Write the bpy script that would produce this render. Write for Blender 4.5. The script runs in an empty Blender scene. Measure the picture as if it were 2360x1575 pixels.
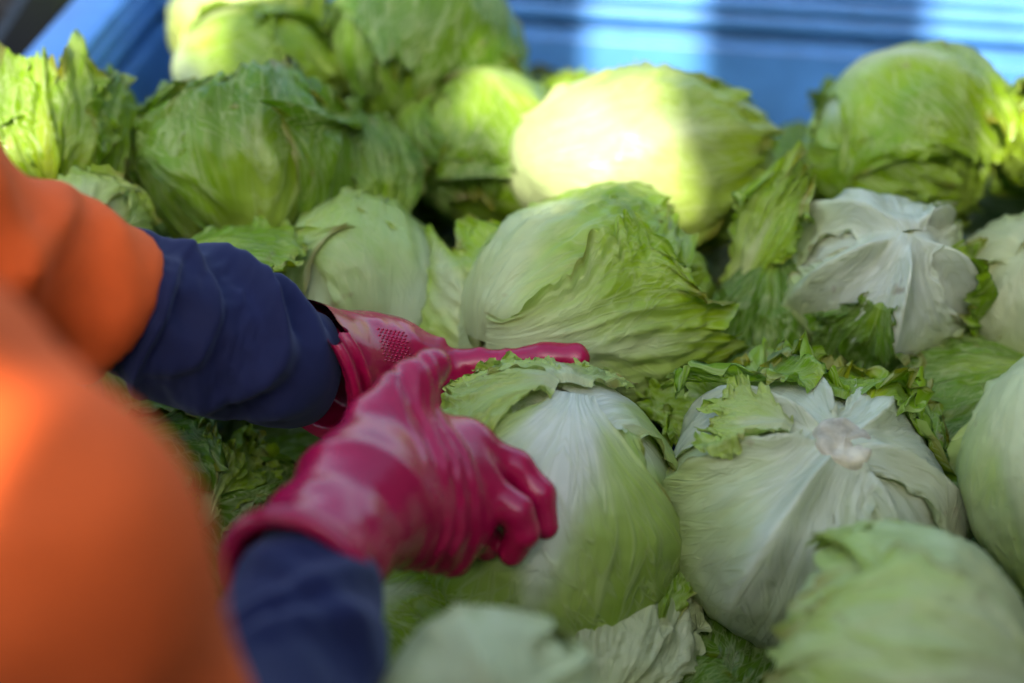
import bpy, math, random
import numpy as np
from mathutils import Vector, Matrix
R_ = math.radians
sc = bpy.context.scene

# ---------------------------------------------------------------- camera
PITCH = 38.0
CAM = np.array([0.0, 0.0, 0.70])
LENS, SENS = 50.0, 36.0
FPX = LENS / SENS * 2360.0
FW = np.array([0, math.cos(R_(PITCH)), -math.sin(R_(PITCH))])
UP = np.array([0, math.sin(R_(PITCH)), math.cos(R_(PITCH))])
RT = np.array([1.0, 0, 0])
cd = bpy.data.cameras.new('camera')
cam = bpy.data.objects.new('camera', cd)
sc.collection.objects.link(cam)
cam.location = CAM
cam.rotation_euler = (R_(90 - PITCH), 0, 0)
cd.lens, cd.sensor_width = LENS, SENS
cd.clip_start, cd.clip_end = 0.02, 3000
cd.dof.use_dof = True
cd.dof.focus_distance = 0.955
cd.dof.aperture_fstop = 1.9
cd.dof.aperture_blades = 0
sc.camera = cam

# ---------------------------------------------------------------- sky, sun, exposure
SUN_EL, SUN_AZ = 40.0, 12.0          # behind the camera, a little to the left
w = bpy.data.worlds.new('World'); sc.world = w; w.use_nodes = True
wn = w.node_tree; bg = wn.nodes['Background']
sky = wn.nodes.new('ShaderNodeTexSky'); sky.sky_type = 'NISHITA'; sky.sun_disc = False
sky.sun_elevation = R_(SUN_EL); sky.sun_rotation = R_(180 + SUN_AZ)
sky.dust_density = 2.6; sky.ozone_density = 0.5
wn.links.new(sky.outputs[0], bg.inputs[0]); bg.inputs[1].default_value = 0.12
sd = bpy.data.lights.new('sun', 'SUN'); so = bpy.data.objects.new('sun', sd); sc.collection.objects.link(so)
sd.energy = 2.9; sd.angle = R_(0.75); sd.color = (1.0, 0.93, 0.80)
LT = np.array([math.sin(R_(SUN_AZ)) * math.cos(R_(SUN_EL)), math.cos(R_(SUN_AZ)) * math.cos(R_(SUN_EL)), -math.sin(R_(SUN_EL))])
so.rotation_euler = Vector(LT).to_track_quat('-Z', 'Y').to_euler()
so.location = (-1, -3, 4)
vs = sc.view_settings
vs.view_transform = 'Standard'; vs.look = 'None'; vs.gamma = 1.0; vs.use_curve_mapping = False
vs.exposure = 1.80
sc.render.engine = 'CYCLES'
sc.cycles.use_denoising = True
sc.cycles.max_bounces = 6; sc.cycles.diffuse_bounces = 1; sc.cycles.transparent_max_bounces = 8
sc.cycles.sample_clamp_indirect = 6.0

# ---------------------------------------------------------------- helpers
def at(px, py, d):
    return CAM + d * (FW + RT * (px - 1180) / FPX + UP * (787 - py) / FPX)

def nrm(v):
    v = np.asarray(v, float); return v / np.linalg.norm(v)

def hsh(ix, iy, iz, seed):
    h = (ix.astype(np.int64) * 374761393 + iy.astype(np.int64) * 668265263 + iz.astype(np.int64) * 1274126177 + seed * 974634773) & 0xffffffff
    h = ((h ^ (h >> 13)) * 1274126177) & 0xffffffff
    h = ((h ^ (h >> 16)) * 2246822519) & 0xffffffff
    h = h ^ (h >> 15)
    return (h & 0xffffff) / float(0xffffff)

def noise(x, y, z, seed=0):
    x, y, z = np.broadcast_arrays(np.asarray(x, float), np.asarray(y, float), np.asarray(z, float))
    fx, fy, fz = np.floor(x), np.floor(y), np.floor(z)
    tx, ty, tz = x - fx, y - fy, z - fz
    tx, ty, tz = [t * t * t * (t * (t * 6 - 15) + 10) for t in (tx, ty, tz)]
    ix, iy, iz = fx.astype(np.int64), fy.astype(np.int64), fz.astype(np.int64)
    r = 0
    for dx in (0, 1):
        for dy in (0, 1):
            for dz in (0, 1):
                wgt = (tx if dx else 1 - tx) * (ty if dy else 1 - ty) * (tz if dz else 1 - tz)
                r = r + wgt * hsh(ix + dx, iy + dy, iz + dz, seed)
    return r * 2 - 1

def fbm(x, y, z, seed=0, o=3):
    a, s, f = 1.0, 0, 1.0
    for i in range(o):
        s = s + a * noise(np.asarray(x) * f, np.asarray(y) * f, np.asarray(z) * f, seed + i * 17)
        a *= 0.5; f *= 2.03
    return s

def sst(a, b, x):
    t = np.clip((x - a) / (b - a), 0, 1); return t * t * (3 - 2 * t)

def link(o, parent=None):
    sc.collection.objects.link(o)
    if parent is not None: o.parent = parent
    return o

def tag(o, label=None, cat=None, group=None, kind=None):
    if label: o['label'] = label
    if cat: o['category'] = cat
    if group: o['group'] = group
    if kind: o['kind'] = kind
    return o

def empty(name, loc, label, cat, group=None):
    o = bpy.data.objects.new(name, None); o.empty_display_size = 0.03
    o.location = loc; link(o); tag(o, label, cat, group); return o

def mesh_from(name, V, F, mat, parent=None, smooth=True, cols=None, luv=None, off=None):
    """V (n,3) world coordinates, F (m,4) or (m,3). off: parent's location (subtracted)."""
    V = np.asarray(V, np.float32).copy()
    if parent is not None:
        p = parent; l = np.zeros(3)
        while p is not None: l += np.array(p.location); p = p.parent
        V -= l.astype(np.float32)
    me = bpy.data.meshes.new(name)
    F = np.asarray(F, np.int32); k = F.shape[1]
    me.vertices.add(len(V)); me.vertices.foreach_set('co', V.ravel())
    me.loops.add(F.size); me.loops.foreach_set('vertex_index', F.ravel())
    me.polygons.add(len(F))
    me.polygons.foreach_set('loop_start', np.arange(0, F.size, k, dtype=np.int32))
    me.polygons.foreach_set('loop_total', np.full(len(F), k, np.int32))
    me.polygons.foreach_set('use_smooth', np.full(len(F), smooth, bool))
    if cols is not None:
        a = me.attributes.new('pigment', 'FLOAT_COLOR', 'POINT')
        lum = (cols @ np.array([0.25, 0.65, 0.10]))[:, None]
        c4 = np.ones((len(V), 4), np.float32); c4[:, :3] = np.clip(lum + (cols - lum) * 1.22, 0.006, 0.8)
        a.data.foreach_set('color', c4.ravel())
    if luv is not None:
        a = me.attributes.new('luv', 'FLOAT_VECTOR', 'POINT')
        a.data.foreach_set('vector', np.asarray(luv, np.float32).ravel())
    me.update(); me.validate()
    if mat is not None: me.materials.append(mat)
    o = bpy.data.objects.new(name, me)
    return link(o, parent)

def grid_faces(nu, nv, wrap=False):
    i = np.arange(nu * nv).reshape(nu, nv)
    if wrap: i = np.concatenate([i, i[:, :1]], 1)
    return np.stack([i[:-1, :-1], i[1:, :-1], i[1:, 1:], i[:-1, 1:]], -1).reshape(-1, 4)

def box_vf(x0, x1, y0, y1, z0, z1):
    V = np.array([[x, y, z] for x in (x0, x1) for y in (y0, y1) for z in (z0, z1)], float)
    F = np.array([[0, 1, 3, 2], [4, 6, 7, 5], [0, 4, 5, 1], [2, 3, 7, 6], [0, 2, 6, 4], [1, 5, 7, 3]])
    return V, F

# ---------------------------------------------------------------- materials
def newmat(name):
    m = bpy.data.materials.new(name); m.use_nodes = True
    nt = m.node_tree; return m, nt, nt.nodes['Principled BSDF'], nt.nodes['Material Output']

def N(nt, t, **kw):
    n = nt.nodes.new(t)
    for k, v in kw.items():
        if k in n.inputs: n.inputs[k].default_value = v
        else: setattr(n, k, v)
    return n

def leaf_material(name, trans=0.3, rough=0.38, bump=0.5):
    m, nt, b, out = newmat(name); L = nt.links.new
    pig = N(nt, 'ShaderNodeAttribute', attribute_name='pigment')
    luv = N(nt, 'ShaderNodeAttribute', attribute_name='luv')
    mp = N(nt, 'ShaderNodeMapping'); mp.inputs['Scale'].default_value = (26, 3.0, 1)
    L(luv.outputs['Vector'], mp.inputs['Vector'])
    vn = N(nt, 'ShaderNodeTexNoise', Scale=1.0, Detail=3.0, Roughness=0.6, Distortion=0.35)
    L(mp.outputs[0], vn.inputs['Vector'])
    vr = N(nt, 'ShaderNodeMapRange'); vr.inputs['From Min'].default_value = 0.50; vr.inputs['From Max'].default_value = 0.95
    L(vn.outputs['Fac'], vr.inputs['Value'])
    mp2 = N(nt, 'ShaderNodeMapping'); mp2.inputs['Scale'].default_value = (9, 1.5, 1); L(luv.outputs['Vector'], mp2.inputs['Vector'])
    v2 = N(nt, 'ShaderNodeTexNoise', Scale=1.0, Detail=2.5, Roughness=0.55, Distortion=0.9); L(mp2.outputs[0], v2.inputs['Vector'])
    v2s = N(nt, 'ShaderNodeMath', operation='SUBTRACT'); v2s.inputs[1].default_value = 0.5; L(v2.outputs['Fac'], v2s.inputs[0])
    v2a = N(nt, 'ShaderNodeMath', operation='ABSOLUTE'); L(v2s.outputs[0], v2a.inputs[0])
    line = N(nt, 'ShaderNodeMapRange', interpolation_type='SMOOTHSTEP'); line.inputs['From Min'].default_value = 0.0; line.inputs['From Max'].default_value = 0.045
    line.inputs['To Min'].default_value = 1.0; line.inputs['To Max'].default_value = 0.0; L(v2a.outputs[0], line.inputs['Value'])
    tc = N(nt, 'ShaderNodeTexCoord')
    bn = N(nt, 'ShaderNodeTexNoise', Scale=45.0, Detail=2.0, Roughness=0.6); L(tc.outputs['Object'], bn.inputs['Vector'])
    bl = N(nt, 'ShaderNodeTexNoise', Scale=14.0, Detail=3.0, Roughness=0.55); L(tc.outputs['Object'], bl.inputs['Vector'])
    # pigment variation: lighter veins, blotches
    mx = N(nt, 'ShaderNodeMix', data_type='RGBA', blend_type='MIX')
    sc_ = N(nt, 'ShaderNodeMath', operation='MULTIPLY'); sc_.inputs[1].default_value = 0.30
    lm = N(nt, 'ShaderNodeMath', operation='MULTIPLY_ADD'); lm.inputs[1].default_value = 1.0; L(line.outputs[0], lm.inputs[0]); L(vr.outputs[0], lm.inputs[2])
    L(lm.outputs[0], sc_.inputs[0]); L(sc_.outputs[0], mx.inputs['Factor'])
    L(pig.outputs['Color'], mx.inputs['A']); mx.inputs['B'].default_value = (0.56, 0.66, 0.30, 1)
    br = N(nt, 'ShaderNodeMapRange'); br.inputs['From Min'].default_value = 0.3; br.inputs['From Max'].default_value = 0.7
    br.inputs['To Min'].default_value = 0.86; br.inputs['To Max'].default_value = 1.12
    L(bl.outputs['Fac'], br.inputs['Value'])
    mu = N(nt, 'ShaderNodeMix', data_type='RGBA', blend_type='MULTIPLY'); mu.inputs['Factor'].default_value = 1
    L(mx.outputs['Result'], mu.inputs['A']); L(br.outputs[0], mu.inputs['B'])
    # rare brown specks
    sp = N(nt, 'ShaderNodeTexNoise', Scale=38.0, Detail=2.0, Roughness=0.7); L(tc.outputs['Object'], sp.inputs['Vector'])
    spr = N(nt, 'ShaderNodeMapRange'); spr.inputs['From Min'].default_value = 0.68; spr.inputs['From Max'].default_value = 0.78
    spr.inputs['To Max'].default_value = 0.55
    L(sp.outputs['Fac'], spr.inputs['Value'])
    sm = N(nt, 'ShaderNodeMix', data_type='RGBA'); L(spr.outputs[0], sm.inputs['Factor'])
    L(mu.outputs['Result'], sm.inputs['A']); sm.inputs['B'].default_value = (0.26, 0.17, 0.07, 1)
    yn = N(nt, 'ShaderNodeTexNoise', Scale=9.0, Detail=2.0); L(tc.outputs['Object'], yn.inputs['Vector'])
    yr = N(nt, 'ShaderNodeMapRange'); yr.inputs['From Min'].default_value = 0.48; yr.inputs['From Max'].default_value = 0.75; yr.inputs['To Max'].default_value = 0.6; L(yn.outputs['Fac'], yr.inputs['Value'])
    ym = N(nt, 'ShaderNodeMix', data_type='RGBA', blend_type='MULTIPLY'); L(yr.outputs[0], ym.inputs['Factor']); L(sm.outputs['Result'], ym.inputs['A']); ym.inputs['B'].default_value = (1.0, 0.97, 0.66, 1)
    col = ym.outputs['Result']
    L(col, b.inputs['Base Color'])
    b.inputs['Roughness'].default_value = rough
    b.inputs['Specular IOR Level'].default_value = 0.4
    b.inputs['Coat Weight'].default_value = 0.10; b.inputs['Coat Roughness'].default_value = 0.16
    # relief
    ad = N(nt, 'ShaderNodeMath', operation='MULTIPLY_ADD'); ad.inputs[1].default_value = 0.35
    ad2 = N(nt, 'ShaderNodeMath', operation='MULTIPLY_ADD'); ad2.inputs[1].default_value = 0.45; L(line.outputs[0], ad2.inputs[0]); L(bn.outputs['Fac'], ad2.inputs[2])
    sx = N(nt, 'ShaderNodeSeparateXYZ'); L(luv.outputs['Vector'], sx.inputs[0])
    av_ = N(nt, 'ShaderNodeMath', operation='ABSOLUTE'); L(sx.outputs[0], av_.inputs[0])
    chv = N(nt, 'ShaderNodeMath', operation='MULTIPLY_ADD'); chv.inputs[1].default_value = -0.75; L(av_.outputs[0], chv.inputs[0]); L(sx.outputs[1], chv.inputs[2])
    cx = N(nt, 'ShaderNodeCombineXYZ'); L(chv.outputs[0], cx.inputs[0]); L(av_.outputs[0], cx.inputs[1]); L(sx.outputs[2], cx.inputs[2])
    mp3 = N(nt, 'ShaderNodeMapping'); mp3.inputs['Scale'].default_value = (10, 2.2, 1); L(cx.outputs[0], mp3.inputs['Vector'])
    v3 = N(nt, 'ShaderNodeTexNoise', Scale=1.0, Detail=3.0, Roughness=0.55, Distortion=0.8); L(mp3.outputs[0], v3.inputs['Vector'])
    v3s = N(nt, 'ShaderNodeMath', operation='SUBTRACT'); v3s.inputs[1].default_value = 0.5; L(v3.outputs['Fac'], v3s.inputs[0])
    v3a = N(nt, 'ShaderNodeMath', operation='ABSOLUTE'); L(v3s.outputs[0], v3a.inputs[0])
    ln3 = N(nt, 'ShaderNodeMapRange', interpolation_type='SMOOTHSTEP'); ln3.inputs['From Max'].default_value = 0.04; ln3.inputs['To Min'].default_value = 1.0; ln3.inputs['To Max'].default_value = 0.0
    L(v3a.outputs[0], ln3.inputs['Value'])
    mxl = N(nt, 'ShaderNodeMath', operation='MAXIMUM'); L(line.outputs[0], mxl.inputs[0]); L(ln3.outputs[0], mxl.inputs[1])
    L(mxl.outputs[0], ad2.inputs[0]); L(mxl.outputs[0], lm.inputs[0])
    bls = N(nt, 'ShaderNodeTexNoise', Scale=85.0, Detail=0.0)
    L(tc.outputs['Object'], bls.inputs['Vector'])
    bb = N(nt, 'ShaderNodeMath', operation='MULTIPLY_ADD'); bb.inputs[1].default_value = 1.0; L(bls.outputs['Fac'], bb.inputs[0]); L(ad2.outputs[0], bb.inputs[2])
    L(vn.outputs['Fac'], ad.inputs[0]); L(bb.outputs[0], ad.inputs[2])
    bp = N(nt, 'ShaderNodeBump', Strength=bump, Distance=0.0022); L(ad.outputs[0], bp.inputs['Height'])
    L(bp.outputs[0], b.inputs['Normal'])
    tr = N(nt, 'ShaderNodeBsdfTranslucent'); L(bp.outputs[0], tr.inputs['Normal'])
    tcg = N(nt, 'ShaderNodeMix', data_type='RGBA', blend_type='MULTIPLY'); tcg.inputs['Factor'].default_value = 1
    L(col, tcg.inputs['A']); tcg.inputs['B'].default_value = (1.15, 1.2, 0.45, 1); L(tcg.outputs['Result'], tr.inputs['Color'])
    ms = N(nt, 'ShaderNodeMixShader'); ms.inputs[0].default_value = trans
    L(b.outputs[0], ms.inputs[1]); L(tr.outputs[0], ms.inputs[2]); L(ms.outputs[0], out.inputs['Surface'])
    return m

def simple(name, col, rough, bump=None, scale=200.0, var=0.15, vscale=8.0, dist=0.0006, **kw):
    m, nt, b, out = newmat(name); L = nt.links.new
    tc = N(nt, 'ShaderNodeTexCoord')
    n1 = N(nt, 'ShaderNodeTexNoise', Scale=vscale, Detail=4.0, Roughness=0.6); L(tc.outputs['Object'], n1.inputs['Vector'])
    mr = N(nt, 'ShaderNodeMapRange'); mr.inputs['From Min'].default_value = 0.3; mr.inputs['From Max'].default_value = 0.7
    mr.inputs['To Min'].default_value = 1 - var; mr.inputs['To Max'].default_value = 1 + var; L(n1.outputs['Fac'], mr.inputs['Value'])
    mu = N(nt, 'ShaderNodeMix', data_type='RGBA', blend_type='MULTIPLY'); mu.inputs['Factor'].default_value = 1
    mu.inputs['A'].default_value = (*col, 1); L(mr.outputs[0], mu.inputs['B'])
    L(mu.outputs['Result'], b.inputs['Base Color'])
    b.inputs['Roughness'].default_value = rough
    for k, v in kw.items(): b.inputs[k.replace('_', ' ')].default_value = v
    if bump:
        n2 = N(nt, 'ShaderNodeTexNoise', Scale=scale, Detail=3.0, Roughness=0.6); L(tc.outputs['Object'], n2.inputs['Vector'])
        bp = N(nt, 'ShaderNodeBump', Strength=bump, Distance=dist); L(n2.outputs['Fac'], bp.inputs['Height']); L(bp.outputs[0], b.inputs['Normal'])
        rr = N(nt, 'ShaderNodeMapRange'); rr.inputs['To Min'].default_value = rough * 0.75; rr.inputs['To Max'].default_value = min(1, rough * 1.3)
        L(n1.outputs['Fac'], rr.inputs['Value']); L(rr.outputs[0], b.inputs['Roughness'])
    return m

def fabric(name, col, rough=0.85, sheen=0.3, weave=900.0, strength=0.25, sheen_tint=(1, 1, 1, 1)):
    m = simple(name, col, rough, bump=strength, scale=weave, var=0.10, vscale=14, dist=0.0006)
    b = m.node_tree.nodes['Principled BSDF']
    b.inputs['Sheen Weight'].default_value = sheen; b.inputs['Sheen Roughness'].default_value = 0.5
    b.inputs['Sheen Tint'].default_value = sheen_tint
    b.inputs['Specular IOR Level'].default_value = 0.25
    return m

M_LEAF = leaf_material('lettuce_leaf', trans=0.20, rough=0.34)
M_HEART = leaf_material('lettuce_heart', trans=0.08)
M_STEM = simple('cut_stem', (0.56, 0.52, 0.34), 0.4, bump=0.6, scale=120, var=0.4, vscale=50)
M_BLUE = simple('blue_plastic', (0.085, 0.28, 0.68), 0.36, bump=0.35, scale=90, var=0.22, vscale=9)
M_ORANGE = fabric('orange_fabric', (0.92, 0.14, 0.022), 0.8, 0.04, 700, 0.25, (1, 0.6, 0.4, 1))
M_NAVY = fabric('navy_fabric', (0.011, 0.016, 0.062), 0.8, 0.18, 1100, 0.3, (0.6, 0.7, 1, 1))
M_GLOVE = simple('magenta_rubber', (0.40, 0.003, 0.055), 0.25, bump=0.3, scale=70, var=0.20, vscale=22, dist=0.0012, Specular_IOR_Level=0.6)
M_BLACK = simple('black_plastic', (0.004, 0.004, 0.005), 0.5, bump=0.3, scale=100)
M_GROUND = simple('asphalt', (0.05, 0.048, 0.045), 0.9, bump=0.6, scale=120, vscale=3, dist=0.004)
M_WOOD = simple('shade_screen_board', (0.09, 0.07, 0.05), 0.85, bump=0.5, scale=60, vscale=7)  # dark wood of the two added shade screens
M_TROUSER = fabric('dark_trouser', (0.02, 0.022, 0.03))
M_SKIN = simple('skin', (0.45, 0.25, 0.17), 0.5, bump=0.2, scale=300, var=0.06)
M_SPECK = simple('speck', (0.6, 0.62, 0.5), 0.6)

# ---------------------------------------------------------------- ground
V, F = box_vf(-400, 400, -400, 400, -1.0, -0.80)
g = mesh_from('ground', V, F, M_GROUND, smooth=False); tag(g, kind='structure')
g['label'] = 'dark grey paved ground under the bin'

# ---------------------------------------------------------------- added shade screen, unseen behind the camera, cut to shape the sun patches
TANS = math.tan(R_(SUN_EL)); TANA = math.tan(R_(SUN_AZ))
YS = -0.85
shade_blocker = empty('added_shade_screen', (-0.2, YS, -0.80), 'added unseen board screen with open slots that shapes the sun patches on the bin', 'shade_blocker')
# (x0, x1, top) where the boards would stand 1.5 m behind the viewer; they are slid along the sun's rays to YS
DX, DZ = (1.5 + YS) * TANA, (1.5 + YS) * TANS / math.cos(R_(SUN_AZ))
boards = [(-1.40, -1.16, 2.6), (-1.155, -0.99, 2.6), (-0.985, -0.935, 2.55),
          (-0.93, -0.855, 2.16), (-0.85, -0.775, 2.35),
          (-0.77, -0.725, 2.62), (-0.72, -0.665, 2.385), (-0.66, -0.610, 2.62),
          (-0.60, -0.545, 1.86), (-0.54, -0.50, 2.15), (-0.495, -0.375, 2.16),
          (-0.37, -0.335, 2.52), (-0.33, -0.25, 2.66), (-0.245, -0.195, 2.66), (-0.19, -0.165, 2.44),
          (-0.16, -0.05, 2.22), (-0.045, 0.08, 2.20), (0.085, 0.21, 2.18), (0.215, 0.34, 2.18), (0.345, 0.50, 2.2), (0.505, 0.66, 2.2), (0.665, 0.82, 2.2), (0.825, 0.98, 2.2)]
def waney(a, b_, bot, top, sd, y0=-0.011, y1=0.011):
    n_ = 26; z = np.linspace(bot, top, n_)
    am, fq = (0.030, 4.5) if top > 2.4 - DZ else (0.010, 7)
    l = a + am * fbm(z * fq, sd, 0.2, sd, 2); r = b_ + am * fbm(z * fq, sd + 5.5, 0.2, sd + 3, 2)
    mid = np.linspace(0, 1, 6)[1:-1]; tx = l[-1] + (r[-1] - l[-1]) * mid; tz = top + 0.03 * fbm(tx * 14, sd, 1.0, sd + 4, 2) + 0.02 * np.sin(mid * math.pi)
    ol = np.concatenate([np.stack([l, z], 1), np.stack([tx, tz], 1), np.stack([r, z], 1)[::-1]])
    m_ = len(ol)
    V = [(x, YS + y0, q) for x, q in ol] + [(x, YS + y1, q) for x, q in ol]
    F = [list(range(m_)), list(range(2 * m_ - 1, m_ - 1, -1))] + [[i, i + m_, (i + 1) % m_ + m_, (i + 1) % m_] for i in range(m_)]
    me = bpy.data.meshes.new('board'); me.from_pydata([tuple(np.array(v) - np.array(shade_blocker.location)) for v in V], [], F); me.materials.append(M_WOOD)
    link(bpy.data.objects.new('board', me), shade_blocker)
boards = [(a + DX, b_ + DX, -0.80, t - DZ) for a, b_, t in boards]
boards += [(-0.60 + DX, -0.545 + DX, 2.03 - DZ, 2.24 - DZ)]
for i, (a, b_, bot, top) in enumerate(boards):
    o_ = 0.024 * (i % 2); waney(a - 0.012, b_ + 0.012, bot, top, i, -0.011 + o_, 0.011 + o_)
V, F = box_vf(-0.70 + DX, -0.525 + DX, YS + 0.037, YS + 0.055, 2.37 - DZ, 2.68 - DZ)
mesh_from('board', V, F, M_WOOD, shade_blocker, smooth=False)
V, F = box_vf(-0.325 + DX, -0.185 + DX, YS + 0.037, YS + 0.055, 1.6 - DZ, 2.66 - DZ)
mesh_from('board', V, F, M_WOOD, shade_blocker, smooth=False)
for z in (-0.4, 0.4, 2.045 - DZ):
    V, F = box_vf(-1.42 + DX, 1.0 + DX, YS - 0.05, YS - 0.0115, z, z + 0.07)
    mesh_from('rail', V, F, M_WOOD, shade_blocker, smooth=False)

side = empty('added_side_screen', (1.0, 0.4, -0.80), 'added unseen board screen that cuts the light from the right', 'shade_blocker')  # second added blocker, keeps side skylight off the heads
for k in range(11):
    y0 = -0.60 + 0.19 * k
    V, F = box_vf(0.99, 1.012, y0, y0 + 0.185, -0.80, 1.25 + 0.03 * (k % 3)); mesh_from('board', V, F, M_WOOD, side, smooth=False)
for z in (-0.4, 0.8):
    V, F = box_vf(1.013, 1.05, -0.60, 1.48, z, z + 0.07); mesh_from('rail', V, F, M_WOOD, side, smooth=False)

# ---------------------------------------------------------------- blue bin
PSI = R_(8.0)
BC = np.array([-0.365, 1.435])                     # inner back-left corner at the pile
ex = np.array([math.cos(PSI), -math.sin(PSI)]); ey = np.array([-math.sin(PSI), -math.cos(PSI)])
BW, BD = 1.15, 1.30
bin_ = empty('harvest_bin', (*(BC + ex * BW / 2 + ey * BD / 2), -0.80), 'large blue ribbed plastic bin full of lettuce', 'bin')
RIM = 0.10
# profile: (outward offset, z) from the inside bottom up over the rim and down outside
prof = [(0.0, -0.60), (0.0, 0.028), (0.003, 0.030), (0.016, 0.033), (0.017, 0.045), (0.004, 0.049), (0.001, 0.052),
        (0.001, 0.062), (0.007, 0.064), (0.007, 0.069), (0.001, 0.071), (0.001, 0.081), (0.006, 0.083), (0.006, 0.087), (0.002, 0.089),
        (0.003, 0.097), (0.008, RIM), (0.050, RIM), (0.056, 0.096), (0.058, 0.06), (0.050, 0.055), (0.050, 0.02), (0.030, 0.015), (0.030, -0.60)]
# densify and soften
def rail_loop(off):
    c = [BC - off * (ex + ey) * 1.0]
    c = [BC + (-off) * ex + (-off) * ey, BC + (BW + off) * ex + (-off) * ey, BC + (BW + off) * ex + (BD + off) * ey, BC + (-off) * ex + (BD + off) * ey]
    pts = []
    rad = 0.05 + off * 0.9
    for k in range(4):
        p = c[k]; a = nrm(c[k - 1] - p); b2 = nrm(c[(k + 1) % 4] - p)
        s, e = p + a * rad, p + b2 * rad; ctr = p + (a + b2) * rad
        for t in np.linspace(0, 1, 9):
            ang = t * math.pi / 2
            pts.append(ctr - b2 * rad * math.cos(ang) - a * rad * math.sin(ang))
    return np.array(pts)
def sweep(prof_):
    P = []
    for o_, z_ in prof_:
        l = rail_loop(o_); P.append(np.concatenate([l, np.full((len(l), 1), z_)], 1))
    return np.array(P)
def build_wall():
    P = sweep(prof); nu, nv = P.shape[:2]
    o = mesh_from('bin_wall', P.reshape(-1, 3), grid_faces(nu, nv, True), M_BLUE, bin_, smooth=True)
    bm = o.modifiers.new('edges', 'BEVEL'); bm.width = 0.0015; bm.segments = 2; bm.limit_method = 'ANGLE'; bm.angle_limit = R_(30)
    return o
build_wall()
fl = rail_loop(0.0); V = np.concatenate([np.c_[fl, np.full(len(fl), -0.60)], np.c_[fl, np.full(len(fl), -0.64)]])
n = len(fl)
me = bpy.data.meshes.new('bin_floor')
me.from_pydata([tuple(v - np.array(bin_.location)) for v in V], [], [list(range(n)), list(range(2 * n - 1, n - 1, -1))] + [[i, (i + 1) % n, n + (i + 1) % n, n + i] for i in range(n)])
me.materials.append(M_BLUE); link(bpy.data.objects.new('bin_floor', me), bin_)
for (i, j) in ((0.05, 0.05), (0.5, 0.05), (0.95, 0.05), (0.05, 0.95), (0.5, 0.95), (0.95, 0.95)):
    c = BC + ex * BW * i + ey * BD * j
    V, F = box_vf(-0.06, 0.06, -0.06, 0.06, -0.80, -0.642)
    V[:, 0] += c[0]; V[:, 1] += c[1]; mesh_from('foot', V, F, M_BLUE, bin_, smooth=False)

# ---------------------------------------------------------------- lettuce
WHITE = np.array([0.63, 0.69, 0.41]); PALE = np.array([0.38, 0.51, 0.12]); GREEN = np.array([0.20, 0.34, 0.035])
YEL = np.array([0.30, 0.43, 0.02])

def star_ridge(x, y, z, k, amp, sd):
    """thick ribs that run out from the stem"""
    a = np.arctan2(y, x); th = np.arccos(np.clip(z, -1, 1))
    a = a + 0.35 * noise(np.cos(a) * 1.5, np.sin(a) * 1.5, 0.5, sd) + 0.15 * noise(np.cos(a) * 3, np.sin(a) * 3, th, sd + 1)
    c = np.abs(np.sin(k * a / 2))
    return amp * ((1 - c) ** 1.6 - 0.35) * sst(0.12, 0.5, th) * sst(2.0, 1.0, th)

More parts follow.
